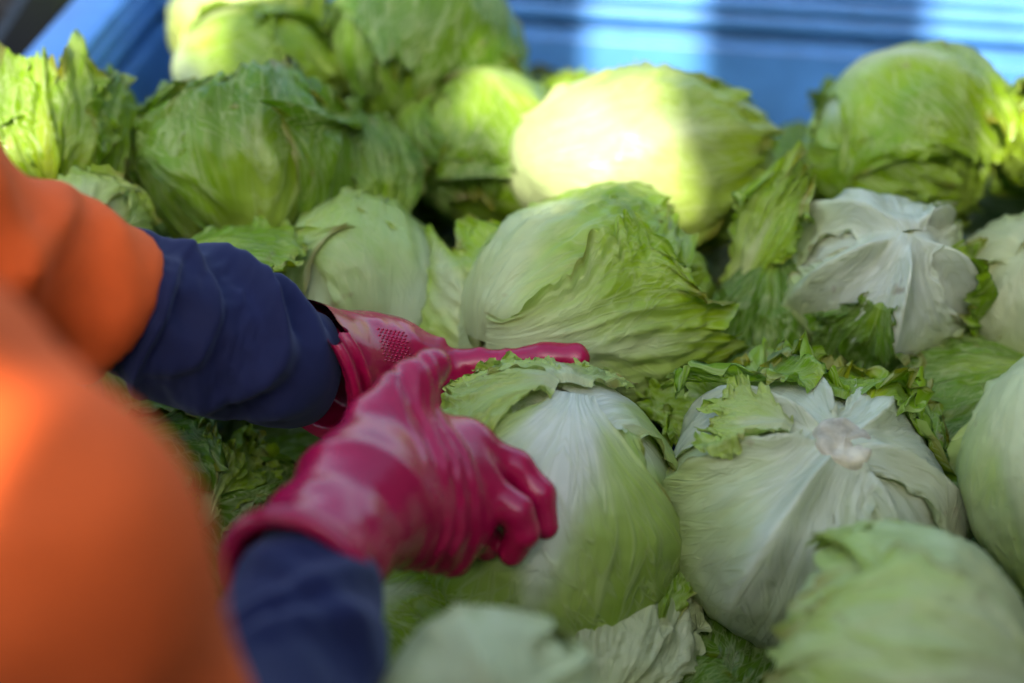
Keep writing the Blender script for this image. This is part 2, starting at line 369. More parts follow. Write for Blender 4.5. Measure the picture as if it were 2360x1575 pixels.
def leaf_patch(C, X, Y, Z, rad, s0, s1, T, seed, layer=0.0, lift=0.0, frill=0.004, jag=0.06, crinkle=0.003, fold=0.0,
               rib=0.004, ribw=0.16, white=0.45, pal=(WHITE, PALE, GREEN, YEL), edge=0.6, nu=46, nv=42, w0=0.3, lump=0.0, lseed=0, tipcurl=0.0, wu=0.62, star=None):
    """A leaf wrapped on an ellipsoid: midrib runs from polar angle s0 (stem) to s1 (tip), lateral half-angle T."""
    u = np.linspace(0, 1, nu)[:, None]; v = np.linspace(-1, 1, nv)[None, :]
    # ragged outline
    tipn = fbm(v * 3.1, seed * 1.7, 0.3, seed, 4)
    s = s0 + (s1 - s0) * u * (1 + (0.10 + jag) * tipn * u ** 3 - 0.10 * (v ** 2) * u ** 2)
    sd_ = np.where(v > 0, 5.0, 9.0)
    edn = fbm(u * 4.0, sd_, seed * 0.7, seed + 5, 4) + 0.8 * np.abs(noise(u * 16, sd_, seed * 0.3, seed + 6))
    prof_ = (w0 + (1 - w0) * sst(0, wu, u)) * np.where(u > 0.62, np.sqrt(np.clip(1 - ((u - 0.62) / 0.44) ** 2, 0.02, 1)), 1.0)
    Tm = T * prof_
    t = v * Tm * (1 + (0.10 + jag) * edn * np.abs(v) ** 3)
    d = (np.cos(t) * np.sin(s))[..., None] * X + np.sin(t)[..., None] * Y + (np.cos(t) * np.cos(s))[..., None] * Z
    ax = np.array([d @ X, d @ Y, d @ Z])
    # r of an ellipsoid given in the head's own axes: rad = (radii along HX, HY, stem)
    HX, HY, HZ, ra, rb, rc = rad
    q = np.sqrt(((d @ HX) / ra) ** 2 + ((d @ HY) / rb) ** 2 + ((d @ HZ) / rc) ** 2)
    r = 1.0 / q
    rm = (ra + rb + rc) / 3
    r = r * (1 + lump * fbm(d[..., 0] * 1.6, d[..., 1] * 1.6, d[..., 2] * 1.6, lseed, 2))
    if star:
        r = r + star_ridge(d @ HX, d @ HY, d @ HZ, *star)
    av = np.abs(v); U = np.broadcast_to(u, s.shape); VV = np.broadcast_to(v, s.shape)
    em = np.maximum(av ** 6, u ** 7)                                   # edge mask
    ribm = np.exp(-(VV * prof_ / (ribw * (1 - 0.75 * u))) ** 2) * (1 - u) ** 0.6
    h = layer + rib * ribm
    # wrinkles running with the fan of the veins, and blisters
    wv = 0.35 * noise(u * 3, v * 2.5, seed * 0.37, seed + 30)
    fo = fbm(VV * 4.2 + wv * 2.0, U * 1.5 + wv, seed * 1.3, seed + 8, 3)
    h = h + fold * (1 - np.abs(fo)) ** 3 * sst(0.08, 0.5, u)
    bl = fbm(d[..., 0] * rm * 55, d[..., 1] * rm * 55, d[..., 2] * rm * 55, seed + 11, 3)
    h = h + crinkle * (bl + 0.6 * fbm(VV * 9, U * 3, seed, seed + 12, 2)) * sst(0.0, 0.55, u)
    h = h + 0.0003 * noise(VV * 26, U * 2.2, seed, seed + 21)
    # margins: lift plus frill
    h = h + lift * (0.55 * av ** 4 + 0.8 * u ** 5) * (0.75 + 0.6 * noise(u * 2.1, v * 2.1, 7.7, seed + 3))
    h = h + frill * em * (noise(u * 15, v * 13, 3.1, seed + 4) * 1.2 + 0.6 * noise(u * 31, v * 27, 3.1, seed + 9))
    h = h + tipcurl * u ** 4 - 0.004 * (1 - sst(0, 0.12, u))
    P = C + d * (r + h)[..., None]
    gn = fbm(VV * 2.2, U * 2.6, seed * 0.9, seed + 14, 3)
    gm = sst(white - 0.30, white + 0.38, U + 0.42 * av ** 1.6 + 0.22 * gn - 0.55 * ribm)
    gm2 = sst(white + 0.15, white + 0.95, U + 0.35 * av ** 2 + 0.35 * gn)
    W, Pp, G, E = pal
    col = W + (Pp - W) * gm[..., None]; col = col + (G - col) * gm2[..., None] * 0.8
    e2 = sst(0.72, 1.0, np.maximum(av * (0.55 + 0.45 * u), U) + 0.10 * gn)
    col = col + (E - col) * (e2 * edge)[..., None]
    bm_ = sst(0.90, 1.0, np.maximum(av, U)) * sst(0.15, 0.6, noise(U * 5, VV * 5, 2.2, seed + 40)) * 0.6
    col = col + (np.array([0.24, 0.15, 0.05]) - col) * bm_[..., None]
    luv = np.stack([VV, U, np.full(VV.shape, seed * 0.731)], -1)
    return P.reshape(-1, 3), grid_faces(nu, nv), col.reshape(-1, 3), luv.reshape(-1, 3)

def basis(z, roll):
    z = nrm(z); a = np.array([0, 0, 1.0]) if abs(z[2]) < 0.9 else np.array([0, -1.0, 0])
    x = nrm(a - z * (a @ z)); y = np.cross(z, x); c, s = math.cos(roll), math.sin(roll)
    return c * x + s * y, -s * x + c * y, z

HEADS = 'lettuce heads piled in the blue bin'
def lettuce(label, pos, radii, stem=(0, 0, 1), roll=0.0, seed=1, n=8, white=0.45, pal=(WHITE, PALE, GREEN, YEL), fold=0.004, crinkle=0.002,
            lift=0.008, frill=0.004, jag=0.06, T=(58, 80), smax=(95, 150), rib=0.003, gap=0.0022, hi=False, edge=0.55, stem_part=False,
            lump=0.05, extra=(), base=0.965, name='lettuce', ribw=0.16, star=None):
    rng = random.Random(seed)
    pos = np.asarray(pos, float)
    HX, HY, HZ = basis(stem, roll)
    kk = 1 - (gap * n + 0.4 * lift) / (sum(radii) / 3); ra, rb, rc = [q_ * kk for q_ in radii]
    root = empty(name, (pos[0], pos[1], pos[2] - 0.8 * min(radii)), label, 'lettuce', HEADS)
    # heart
    nu, nv = 40, 56
    th = np.linspace(0.001, math.pi - 0.001, nu)[:, None]; ph = np.linspace(0, 2 * math.pi, nv, endpoint=False)[None, :]
    d = (np.sin(th) * np.cos(ph))[..., None] * HX + (np.sin(th) * np.sin(ph))[..., None] * HY + (np.cos(th) + 0 * ph)[..., None] * HZ
    q = np.sqrt(((d @ HX) / ra) ** 2 + ((d @ HY) / rb) ** 2 + ((d @ HZ) / rc) ** 2); r = base / q
    r = r * (1 + lump * fbm(d[..., 0] * 1.6, d[..., 1] * 1.6, d[..., 2] * 1.6, seed, 2))
    if star: r = r + star_ridge(d @ HX, d @ HY, d @ HZ, *star)
    r = r + fold * 0.8 * fbm(d[..., 0] * 5, d[..., 1] * 5, d[..., 2] * 5, seed + 2, 3)
    W, Pp, G, E = pal
    k = sst(0.1, 0.8, th / math.pi + 0.15 * fbm(d[..., 0] * 4, d[..., 1] * 4, d[..., 2] * 4, seed + 3, 3))
    col = W + (Pp - W) * k[..., None]
    luv = np.stack([ph / 3.0 + 0 * th, th / 3 + 0 * ph, np.full(q.shape, seed)], -1)
    mesh_from('heart', (pos + d * r[..., None]).reshape(-1, 3), grid_faces(nu, nv, True), M_HEART, root, cols=col.reshape(-1, 3), luv=luv.reshape(-1, 3))
    az = rng.uniform(0, 2 * math.pi)
    for k in range(n):
        a = az + k * 2.39996 + rng.uniform(-0.15, 0.15)
        f = k / max(1, n - 1)
        X = math.cos(a) * HX + math.sin(a) * HY; Y = np.cross(HZ, X)
        res = (74, 66) if hi else (48, 44)
        P, Fc, c, l = leaf_patch(pos, X, Y, HZ, (HX, HY, HZ, ra, rb, rc), R_(2), R_(rng.uniform(*smax) * (1 - 0.15 * f)), R_(rng.uniform(*T)),
                                 seed * 31 + k, layer=gap * k, lift=lift * (0.4 + 0.9 * f) * rng.uniform(0.5, 1.3), frill=frill, jag=jag, crinkle=crinkle, fold=fold,
                                 rib=rib, white=white + rng.uniform(-0.08, 0.08), pal=pal, edge=edge, nu=res[0], nv=res[1], lump=lump, lseed=seed, ribw=ribw, star=star)
        mesh_from('leaf', P, Fc, M_LEAF, root, cols=c, luv=l)
    for kw in extra:                                    # single leaves placed by hand: az is an angle about the stem
        kw = dict(kw); a = kw.pop('az'); s0 = kw.pop('s0', 6); s1 = kw.pop('s1', 120); TT = kw.pop('T', 50)
        X = math.cos(a) * HX + math.sin(a) * HY; Y = np.cross(HZ, X)
        o = dict(layer=gap * n, lift=lift, frill=frill, jag=jag, crinkle=crinkle, fold=fold, rib=rib, white=white, pal=pal, edge=edge, nu=74, nv=66, lump=lump, lseed=seed, star=star, seed=seed * 13 + int(a * 100))
        o.update(kw)
        P, Fc, c, l = leaf_patch(pos, X, Y, HZ, (HX, HY, HZ, ra, rb, rc), R_(s0), R_(s1), R_(TT), **o)
        mesh_from('leaf', P, Fc, M_LEAF, root, cols=c, luv=l)
    if stem_part:
        # cut stump: low rounded disc with a rough face
        m_ = 40; prof_s = [(0.0215, -0.014), (0.0195, -0.004), (0.0180, -0.0005), (0.0165, 0.0008), (0.013, 0.0006), (0.009, 0.0003), (0.005, 0.0), (0.0005, 0.0)]
        ang = np.linspace(0, 2 * math.pi, m_, endpoint=False)
        P = []
        for rr, hh in prof_s:
            jr = rr * (1 + 0.07 * noise(np.cos(ang) * 2, np.sin(ang) * 2, 0.1, seed)); jh = hh + 0.0015 * noise(np.cos(ang) * 200 * rr, np.sin(ang) * 200 * rr, 1, seed)
            P.append(pos + (jr * np.cos(ang))[:, None] * HX + (jr * np.sin(ang))[:, None] * HY + (rc + 0.001 + gap * n * 0.6 + jh)[:, None] * HZ)
        P = np.array(P); o = mesh_from('stem', P.reshape(-1, 3), grid_faces(len(prof_s), m_, True), M_STEM, root)
        o['label'] = 'pale cut stem with brown stains'
    return root

def loose_leaf(label, pos, normal, base_dir, R, ang, T, seed, **kw):
    """a leaf lying on a sphere of radius R: centre of the leaf at pos, facing normal, base towards base_dir"""
    n_ = nrm(normal); g_ = np.asarray(base_dir, float); g_ = nrm(g_ - n_ * (g_ @ n_))
    sm = R_(60); s0, s1 = sm - R_(ang) / 2, sm + R_(ang) / 2
    Z = math.cos(sm) * n_ + math.sin(sm) * g_; X = math.sin(sm) * n_ - math.cos(sm) * g_; Y = np.cross(Z, X)
    C = np.asarray(pos) - n_ * R
    o = dict(lift=0.004, nu=64, nv=56); o.update(kw)
    P, Fc, c, l = leaf_patch(C, X, Y, Z, (X, Y, Z, R, R, R), s0, s1, R_(T), seed, **o)
    root = empty('lettuce_leaf', tuple(P.mean(0)), label, 'leaf', 'loose lettuce leaves')
    ob = mesh_from('blade', P, Fc, M_LEAF, root, cols=c, luv=l)
    return root

PW = (WHITE, np.array([0.47, 0.59, 0.22]), PALE, PALE)                                 # whitish head
PB = (np.array([0.57, 0.66, 0.36]), np.array([0.34, 0.49, 0.095]), np.array([0.16, 0.30, 0.02]), YEL)
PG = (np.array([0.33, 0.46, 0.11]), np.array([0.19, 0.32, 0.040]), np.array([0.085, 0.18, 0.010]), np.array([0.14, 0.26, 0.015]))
PY = (np.array([0.44, 0.54, 0.09]), np.array([0.29, 0.43, 0.03]), np.array([0.19, 0.33, 0.010]), np.array([0.26, 0.40, 0.012]))
PD = (np.array([0.14, 0.20, 0.04]), np.array([0.07, 0.12, 0.014]), np.array([0.04, 0.075, 0.008]), np.array([0.06, 0.10, 0.008]))  # extra dark greens for the bed: shade of the gaps put into the pigment
CU = lambda r, u, t: r * RT + u * UP - t * FW        # direction given as right, up, towards the viewer

# A: held by the hands
lettuce('pale green lettuce head gripped by the gloved hand', at(1258, 1185, 0.965), (0.092, 0.099, 0.100), CU(0.17, 0.86, 0.48), 0.0, 3, n=4, white=0.15, pal=(np.array([0.74, 0.79, 0.64]), np.array([0.46, 0.59, 0.20]), np.array([0.18, 0.31, 0.03]), GREEN),
        fold=0.0018, crinkle=0.0009, lift=0.002, rib=0.002, hi=True, T=(74, 86), smax=(168, 178), lump=0.04,
        extra=[dict(az=-0.15, s0=1, s1=150, T=84, w0=0.10, wu=0.42, white=0.18, lift=0.002, frill=0.002, jag=0.03, rib=0.002, fold=0.0022, crinkle=0.0007, seed=905, layer=0.010, nu=110, nv=120, edge=0.2),
               dict(az=4.35, s0=6, s1=50, T=30, white=0.05, lift=0.004, frill=0.004, jag=0.16, fold=0.004, crinkle=0.001, seed=901, pal=(WHITE, np.array([0.50, 0.61, 0.24]), np.array([0.42, 0.55, 0.14]), PALE), layer=0.014, nu=90, nv=80),
               dict(az=3.3, s0=4, s1=34, T=26, white=0.25, lift=0.004, frill=0.003, jag=0.12, fold=0.004, crinkle=0.001, seed=917, pal=(WHITE, np.array([0.47, 0.58, 0.26]), PALE, PALE), layer=0.013)])
# B: stem-up on the right
lettuce('whitish lettuce head with brown-stained cut stem facing up', at(1855, 1180, 0.955), (0.102, 0.108, 0.084), CU(0.16, 0.66, 0.74), 0.5, 7, n=6, white=0.62, pal=(np.array([0.68, 0.74, 0.55]), np.array([0.50, 0.61, 0.27]), PALE, PALE),
        fold=0.002, crinkle=0.0008, lift=0.003, rib=0.002, hi=True, T=(60, 76), smax=(140, 170), lump=0.04, stem_part=True, star=(7, 0.016, 5),
        extra=[dict(az=2.6, s0=34, s1=84, T=50, white=-0.4, lift=0.024, frill=0.009, jag=0.25, fold=0.004, seed=951, pal=PY),
               dict(az=2.1, s0=36, s1=80, T=40, white=-0.3, lift=0.022, frill=0.009, jag=0.22, fold=0.004, seed=957, pal=PY),
               dict(az=3.9, s0=24, s1=60, T=17, white=0.35, lift=0.008, frill=0.004, jag=0.14, fold=0.003, seed=963, pal=PW)])
# C, D, E: foreground
lettuce('smooth pale lettuce head at the right edge, beside the stem-up head', at(2500, 1110, 0.90), (0.080, 0.078, 0.098), CU(-0.3, 0.9, 0.2), 1.0, 11, n=5, white=0.55, pal=PW, fold=0.001, crinkle=0.0006, lift=0.002, T=(74, 86), smax=(150, 172))
lettuce('pale green creased lettuce head at the bottom right', at(2060, 1570, 0.80), (0.096, 0.090, 0.082), CU(0.75, -0.1, 0.3), 0.2, 13, n=6, white=0.45, pal=(WHITE, np.array([0.48, 0.58, 0.27]), PALE, PALE), fold=0.004, crinkle=0.0008, lift=0.005, hi=True, T=(66, 82), smax=(120, 160), jag=0.02, frill=0.0015, edge=0.2,
        extra=[dict(az=0.5, s0=10, s1=120, T=40, white=0.7, lift=0.003, frill=0.001, jag=0.02, fold=0.004, seed=977, pal=PW, edge=0.3)])
lettuce('blurred white lettuce head at the bottom, nearest the viewer', at(1130, 1690, 0.70), (0.066, 0.066, 0.066), CU(0.1, 0.3, 0.8), 0.2, 17, n=6, white=1.2, pal=(WHITE, WHITE * 0.97, PALE, PALE), edge=0.0, fold=0.001, crinkle=0.0004, lift=0.001, frill=0.001, rib=0.003, T=(70, 84), smax=(150, 170), star=(5, 0.006, 2))
# F: behind the pointing finger
lettuce('crinkled green lettuce head behind the pointing finger', at(1375, 700, 1.10), (0.088, 0.092, 0.130), CU(-0.72, -0.25, 0.50), 0.4, 19, n=8, white=0.30, pal=PB, fold=0.006, crinkle=0.0028, lift=0.006, frill=0.003, hi=True, T=(62, 80), smax=(110, 160),
        extra=[dict(az=4.6, s0=8, s1=105, T=46, white=0.5, lift=0.025, frill=0.005, jag=0.12, fold=0.004, seed=933, layer=0.020)])
loose_leaf('pointed pale leaf standing left of the crinkled head', at(1060, 690, 1.06), CU(-0.3, 0.25, 0.9), CU(0.5, -0.8, 0), 0.10, 74, 40, 71, white=0.45, pal=PB, jag=0.12, fold=0.004, frill=0.004)
# G bright
lettuce('big pale lettuce head caught in full sunlight', at(1500, 372, 1.215), (0.078, 0.088, 0.138), CU(-0.9, -0.1, 0.35), 0.2, 23, n=6, white=0.50, pal=(np.array([0.52, 0.60, 0.32]), np.array([0.37, 0.48, 0.15]), np.array([0.27, 0.40, 0.07]), YEL), fold=0.0025, crinkle=0.0016, lift=0.004, lump=0.06, T=(66, 84), smax=(130, 168))
# H right back
lettuce('lettuce head by the blue wall with sun on its right side', at(2095, 345, 1.22), (0.098, 0.092, 0.086), CU(-0.5, 0.5, -0.3), 0.9, 29, n=7, white=0.25, pal=PB, fold=0.004, crinkle=0.0014, lift=0.005, T=(66, 84), smax=(130, 168))
# I stem-up white
lettuce('white-ribbed lettuce head lying with its stem towards the viewer', at(2030, 655, 1.10), (0.078, 0.078, 0.078), CU(0.05, 0.48, 0.87), 0.1, 31, n=6, white=0.75, pal=(np.array([0.70, 0.77, 0.62]), np.array([0.56, 0.66, 0.36]), PALE, YEL), fold=0.003, crinkle=0.0008,
        lift=0.005, rib=0.003, T=(50, 64), smax=(110, 150), jag=0.08, hi=True, star=(5, 0.022, 8),
        extra=[dict(az=-0.5, s0=42, s1=100, T=26, white=-0.3, lift=0.010, frill=0.008, jag=0.25, fold=0.004, seed=971, pal=PG),
               dict(az=1.3, s0=34, s1=105, T=26, white=-0.1, lift=0.012, frill=0.006, jag=0.15, fold=0.004, seed=973, pal=PY)])
loose_leaf('torn pale leaf sticking up between the sunlit heads', at(1755, 545, 1.09), CU(-0.35, 0.1, 0.9), CU(-0.5, -0.9, 0), 0.085, 92, 20, 73, white=0.3, pal=PB, jag=0.3, fold=0.005, frill=0.009, tipcurl=0.008)
loose_leaf('dark green leaf hanging left of the white-ribbed head', at(1765, 720, 1.08), CU(-0.2, 0.1, 1), CU(0.1, 0.9, 0), 0.08, 80, 36, 75, white=-0.4, pal=PG, jag=0.1, fold=0.004)
# J, right edge
lettuce('half hidden pale lettuce head at the right edge behind the flat leaves', at(2380, 690, 1.10), (0.070, 0.065, 0.065), CU(-0.3, 0.6, 0.6), 0.1, 37, n=6, white=0.65, pal=PW, fold=0.003, lift=0.004, T=(66, 82))
lettuce('sunlit lettuce head cut off by the right edge beside the blue wall', at(2445, 330, 1.20), (0.070, 0.070, 0.065), CU(0.3, 0.5, -0.3), 0.1, 41, n=7, white=0.1, pal=PY, fold=0.005, lift=0.006)
# L, M, N, O, P, Q
lettuce('bluish pale lettuce head behind the far wrist', at(825, 680, 1.13), (0.090, 0.080, 0.088), CU(0.1, -0.75, 0.5), 0.3, 43, n=5, white=0.45, pal=(np.array([0.56, 0.67, 0.42]), np.array([0.44, 0.58, 0.24]), PALE, PALE), fold=0.0025, crinkle=0.0008, lift=0.003, T=(72, 86), smax=(140, 170))
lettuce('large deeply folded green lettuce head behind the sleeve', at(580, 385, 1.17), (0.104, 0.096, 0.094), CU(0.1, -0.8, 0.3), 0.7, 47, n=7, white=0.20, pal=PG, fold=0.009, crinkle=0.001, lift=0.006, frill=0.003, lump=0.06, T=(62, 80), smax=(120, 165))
loose_leaf('narrow green leaf standing right of the folded head', at(895, 410, 1.15), CU(0.5, 0.1, 0.8), CU(0.05, -1, 0), 0.07, 105, 30, 77, white=0.1, pal=PG, fold=0.003, jag=0.06)
lettuce('smooth lettuce head with a sunlit left edge behind the folded one', at(605, 200, 1.30), (0.078, 0.080, 0.084), CU(-0.8, 0.3, -0.1), 0.3, 53, n=5, white=0.3, pal=PB, fold=0.002, crinkle=0.0008, lift=0.003, T=(72, 86), smax=(140, 170))
lettuce('sunlit yellow-green lettuce head in the bin corner', at(578, 60, 1.40), (0.090, 0.085, 0.085), CU(-0.6, 0.4, 0.4), 0.3, 59, n=6, white=0.45, pal=(np.array([0.58, 0.66, 0.30]), np.array([0.44, 0.55, 0.13]), YEL, YEL), fold=0.002, lift=0.005, T=(70, 84), smax=(130, 165))
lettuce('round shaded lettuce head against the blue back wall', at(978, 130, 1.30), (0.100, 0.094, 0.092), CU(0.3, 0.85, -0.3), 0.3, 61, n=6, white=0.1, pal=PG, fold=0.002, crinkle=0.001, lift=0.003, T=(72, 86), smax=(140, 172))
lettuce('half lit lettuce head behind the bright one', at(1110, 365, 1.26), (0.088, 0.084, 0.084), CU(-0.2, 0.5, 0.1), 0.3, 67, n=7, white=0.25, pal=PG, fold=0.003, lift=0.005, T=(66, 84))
# R left
lettuce('frilly yellow-green lettuce at the left edge in sunlight', at(120, 320, 1.14), (0.066, 0.066, 0.075), CU(0.1, -0.9, 0.2), 0.3, 73, n=10, white=0.0, pal=PY, fold=0.009, crinkle=0.003, lift=0.014, frill=0.005, jag=0.08, T=(46, 64), smax=(130, 165))
lettuce('dark leafy lettuce between the frilly one and the folded head', at(300, 345, 1.22), (0.055, 0.055, 0.06), CU(0.1, -0.9, 0.2), 0.3, 79, n=8, white=-0.1, pal=PY, fold=0.007, crinkle=0.002, lift=0.010, frill=0.004, jag=0.08, T=(46, 64))
lettuce('small pale lettuce head peeking above the orange sleeve', at(225, 525, 1.08), (0.046, 0.045, 0.045), CU(0, -0.3, 0.8), 0.3, 83, n=5, white=0.4, pal=PW, fold=0.003, lift=0.003)
lettuce('little yellow-green lettuce tip beyond the bright head', at(1315, 205, 1.36), (0.035, 0.03, 0.03), CU(0, -0.6, 0.2), 0.3, 89, n=6, white=0.0, pal=PY, fold=0.003, lift=0.006)
lettuce('small dull lettuce head at the foot of the back wall', at(1960, 230, 1.34), (0.035, 0.03, 0.03), CU(0, -0.6, 0.2), 0.3, 97, n=6, white=0.2, pal=PG, fold=0.003, lift=0.006)
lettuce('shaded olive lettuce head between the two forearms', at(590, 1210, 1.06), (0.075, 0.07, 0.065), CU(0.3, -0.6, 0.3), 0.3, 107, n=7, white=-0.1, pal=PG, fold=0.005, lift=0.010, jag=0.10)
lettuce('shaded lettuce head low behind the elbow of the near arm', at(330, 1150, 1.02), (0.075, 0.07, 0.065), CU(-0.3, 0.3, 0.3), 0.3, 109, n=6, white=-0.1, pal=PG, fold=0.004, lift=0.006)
lettuce('shaded lettuce head half under the near cuff', at(960, 1480, 0.95), (0.062, 0.06, 0.06), CU(-0.5, 0.3, 0.3), 0.3, 113, n=6, white=0.2, pal=PB, fold=0.003, lift=0.005)
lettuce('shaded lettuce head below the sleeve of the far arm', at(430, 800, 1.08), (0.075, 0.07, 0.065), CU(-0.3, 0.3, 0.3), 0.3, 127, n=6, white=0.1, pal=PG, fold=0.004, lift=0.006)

# the pile goes on towards the right wall of the bin, outside the picture
for k_, (a_, b_, z_) in enumerate(((0.84, 0.10, 0.03), (0.90, 0.28, 0.0), (0.88, 0.47, 0.0), (0.80, 0.64, 0.02), (0.86, 0.82, 0.0), (0.66, 0.86, 0.03), (0.45, 0.90, 0.03), (0.25, 0.86, 0.0))):
    c_ = BC + ex * BW * a_ + ey * BD * b_
    q_ = lettuce('lettuce head of the pile near the bin wall, outside the picture', (c_[0], c_[1], z_), (0.085, 0.082, 0.088), (math.sin(k_ * 2.1), math.cos(k_ * 1.3), 0.5 - k_ % 3 * 0.4), 0.3 * k_, 140 + k_, n=5, white=0.3, pal=(PB, PW, PG)[k_ % 3], fold=0.003, lift=0.004, T=(66, 84), smax=(125, 165))
    q_['group'] = 'lettuce heads outside the picture'

# black crate with greens standing beyond the bin's left wall
cr = empty('black_crate', (-0.78, 1.52, -0.80), 'black plastic crate beyond the left wall of the bin', 'crate')
def crate_part(nm, b_): 
    V, F = box_vf(*b_); mesh_from(nm, V, F, M_BLACK, cr, smooth=False)
CX0, CX1, CY0, CY1 = -1.10, -0.52, 1.22, 1.87
crate_part('crate_floor', (CX0, CX1, CY0, CY1, -0.80, -0.77))
for (a0, a1, b0, b1) in ((CX0, CX0 + 0.03, CY0, CY0 + 0.03), (CX1 - 0.03, CX1, CY0, CY0 + 0.03), (CX0, CX0 + 0.03, CY1 - 0.03, CY1), (CX1 - 0.03, CX1, CY1 - 0.03, CY1)):
    crate_part('post', (a0, a1, b0, b1, -0.769, 0.04))
for z in np.arange(-0.74, 0.02, 0.066):
    crate_part('slat', (CX0 + 0.031, CX1 - 0.031, CY0 + 0.004, CY0 + 0.016, z, z + 0.06)); crate_part('slat', (CX0 + 0.031, CX1 - 0.031, CY1 - 0.016, CY1 - 0.004, z, z + 0.06))
    crate_part('slat', (CX0 + 0.004, CX0 + 0.016, CY0 + 0.031, CY1 - 0.031, z, z + 0.06)); crate_part('slat', (CX1 - 0.016, CX1 - 0.004, CY0 + 0.031, CY1 - 0.031, z, z + 0.06))
lettuce('yellow-green lettuce tip at the top left beyond the bin', at(270, -10, 1.85), (0.07, 0.07, 0.06), CU(0, -0.8, 0.2), 0.3, 131, n=7, white=-0.2, pal=PY, fold=0.006, lift=0.012)

# loose leaves
loose_leaf('rounded green leaf lying behind the navy sleeve', at(500, 590, 1.03), CU(-0.1, 0.8, 0.55), CU(-0.9, 0.2, 0), 0.16, 46, 22, 81, white=-0.1, pal=PB, fold=0.003, jag=0.05, crinkle=0.002)
loose_leaf('long dark leaf with parallel veins lying at the right', at(2230, 850, 1.04), CU(-0.1, 0.75, 0.6), CU(1, 0.1, 0), 0.14, 60, 26, 85, white=0.1, pal=PG, fold=0.006, jag=0.05)
loose_leaf('drooping green leaf behind the right stem-up head', at(2190, 960, 1.03), CU(0.1, 0.45, 0.9), CU(0.4, 1, 0), 0.12, 70, 30, 87, white=0.2, pal=PG, fold=0.005, jag=0.05)
loose_leaf('curled holey leaf below the far sleeve', at(490, 1090, 1.00), CU(0.3, 0.3, 0.8), CU(-0.2, -1, 0), 0.06, 80, 36, 91, white=0.3, pal=PB, fold=0.008, jag=0.2, frill=0.01)
loose_leaf('olive leaf in the shade between the two arms', at(630, 1110, 1.03), CU(0.1, 0.7, 0.6), CU(-0.6, -0.6, 0), 0.10, 80, 34, 93, white=-0.3, pal=PY, fold=0.006, jag=0.12)
loose_leaf('green leaf under the near wrist', at(930, 1420, 0.92), CU(0.1, 0.5, 0.8), CU(-0.6, -0.6, 0), 0.07, 70, 40, 95, white=0.1, pal=PB, fold=0.005, jag=0.1)
loose_leaf('white torn leaf piece at the bottom below the gripped head', at(1450, 1510, 0.90), CU(0.2, 0.25, 0.9), CU(-0.5, -1, 0), 0.09, 66, 30, 97, white=1.2, pal=PW, fold=0.004, jag=0.2, edge=0.0)
loose_leaf('small olive leaf wedged between the two front heads', at(1495, 1350, 0.925), CU(-0.1, 0.3, 0.9), CU(0.1, -1, 0), 0.06, 75, 28, 99, white=-0.2, pal=PY, fold=0.004, jag=0.2)
loose_leaf('pale leaf scraps left of the stem-up head', at(1620, 920, 1.02), CU(0.1, 0.6, 0.7), CU(0.9, -0.4, 0), 0.08, 70, 28, 101, white=0.2, pal=PB, fold=0.006, jag=0.25, frill=0.01)
loose_leaf('little green leaf below the white-ribbed head', at(1745, 850, 1.06), CU(0, 0.6, 0.7), CU(0.7, -0.5, 0), 0.06, 60, 30, 103, white=-0.1, pal=PG, fold=0.004)

loose_leaf('dark green leaf deep in the gap at the bottom between two front heads', at(1690, 1520, 0.93), CU(0.0, 0.4, 0.9), CU(-0.3, -1, 0), 0.09, 80, 38, 105, white=-0.2, pal=PG, fold=0.004)
# bed of loose leaves that fills the bin below the top heads (uncountable)
def leaf_bed():
    rng = random.Random(5); Vs, Fs, Cs, Ls = [], [], [], []; off = 0
    for i in range(420):
        a, b2 = rng.uniform(0.03, 0.97), rng.uniform(0.03, 0.98)
        c = BC + ex * BW * a + ey * BD * b2
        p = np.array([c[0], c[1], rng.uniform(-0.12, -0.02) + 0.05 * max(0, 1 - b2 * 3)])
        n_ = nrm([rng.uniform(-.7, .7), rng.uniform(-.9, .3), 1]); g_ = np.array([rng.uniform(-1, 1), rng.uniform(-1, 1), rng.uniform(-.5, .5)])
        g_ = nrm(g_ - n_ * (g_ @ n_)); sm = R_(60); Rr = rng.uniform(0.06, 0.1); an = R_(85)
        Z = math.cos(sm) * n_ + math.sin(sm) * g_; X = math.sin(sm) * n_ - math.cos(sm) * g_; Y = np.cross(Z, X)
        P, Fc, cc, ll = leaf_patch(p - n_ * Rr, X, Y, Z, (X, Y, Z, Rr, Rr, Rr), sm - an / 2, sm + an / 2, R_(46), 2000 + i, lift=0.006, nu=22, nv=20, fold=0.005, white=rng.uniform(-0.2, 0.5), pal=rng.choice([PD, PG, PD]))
        Vs.append(P); Fs.append(Fc + off); Cs.append(cc); Ls.append(ll); off += len(P)
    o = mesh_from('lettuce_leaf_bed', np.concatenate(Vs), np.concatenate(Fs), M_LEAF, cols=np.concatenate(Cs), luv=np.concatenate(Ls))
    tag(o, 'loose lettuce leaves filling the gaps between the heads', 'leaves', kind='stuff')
leaf_bed()

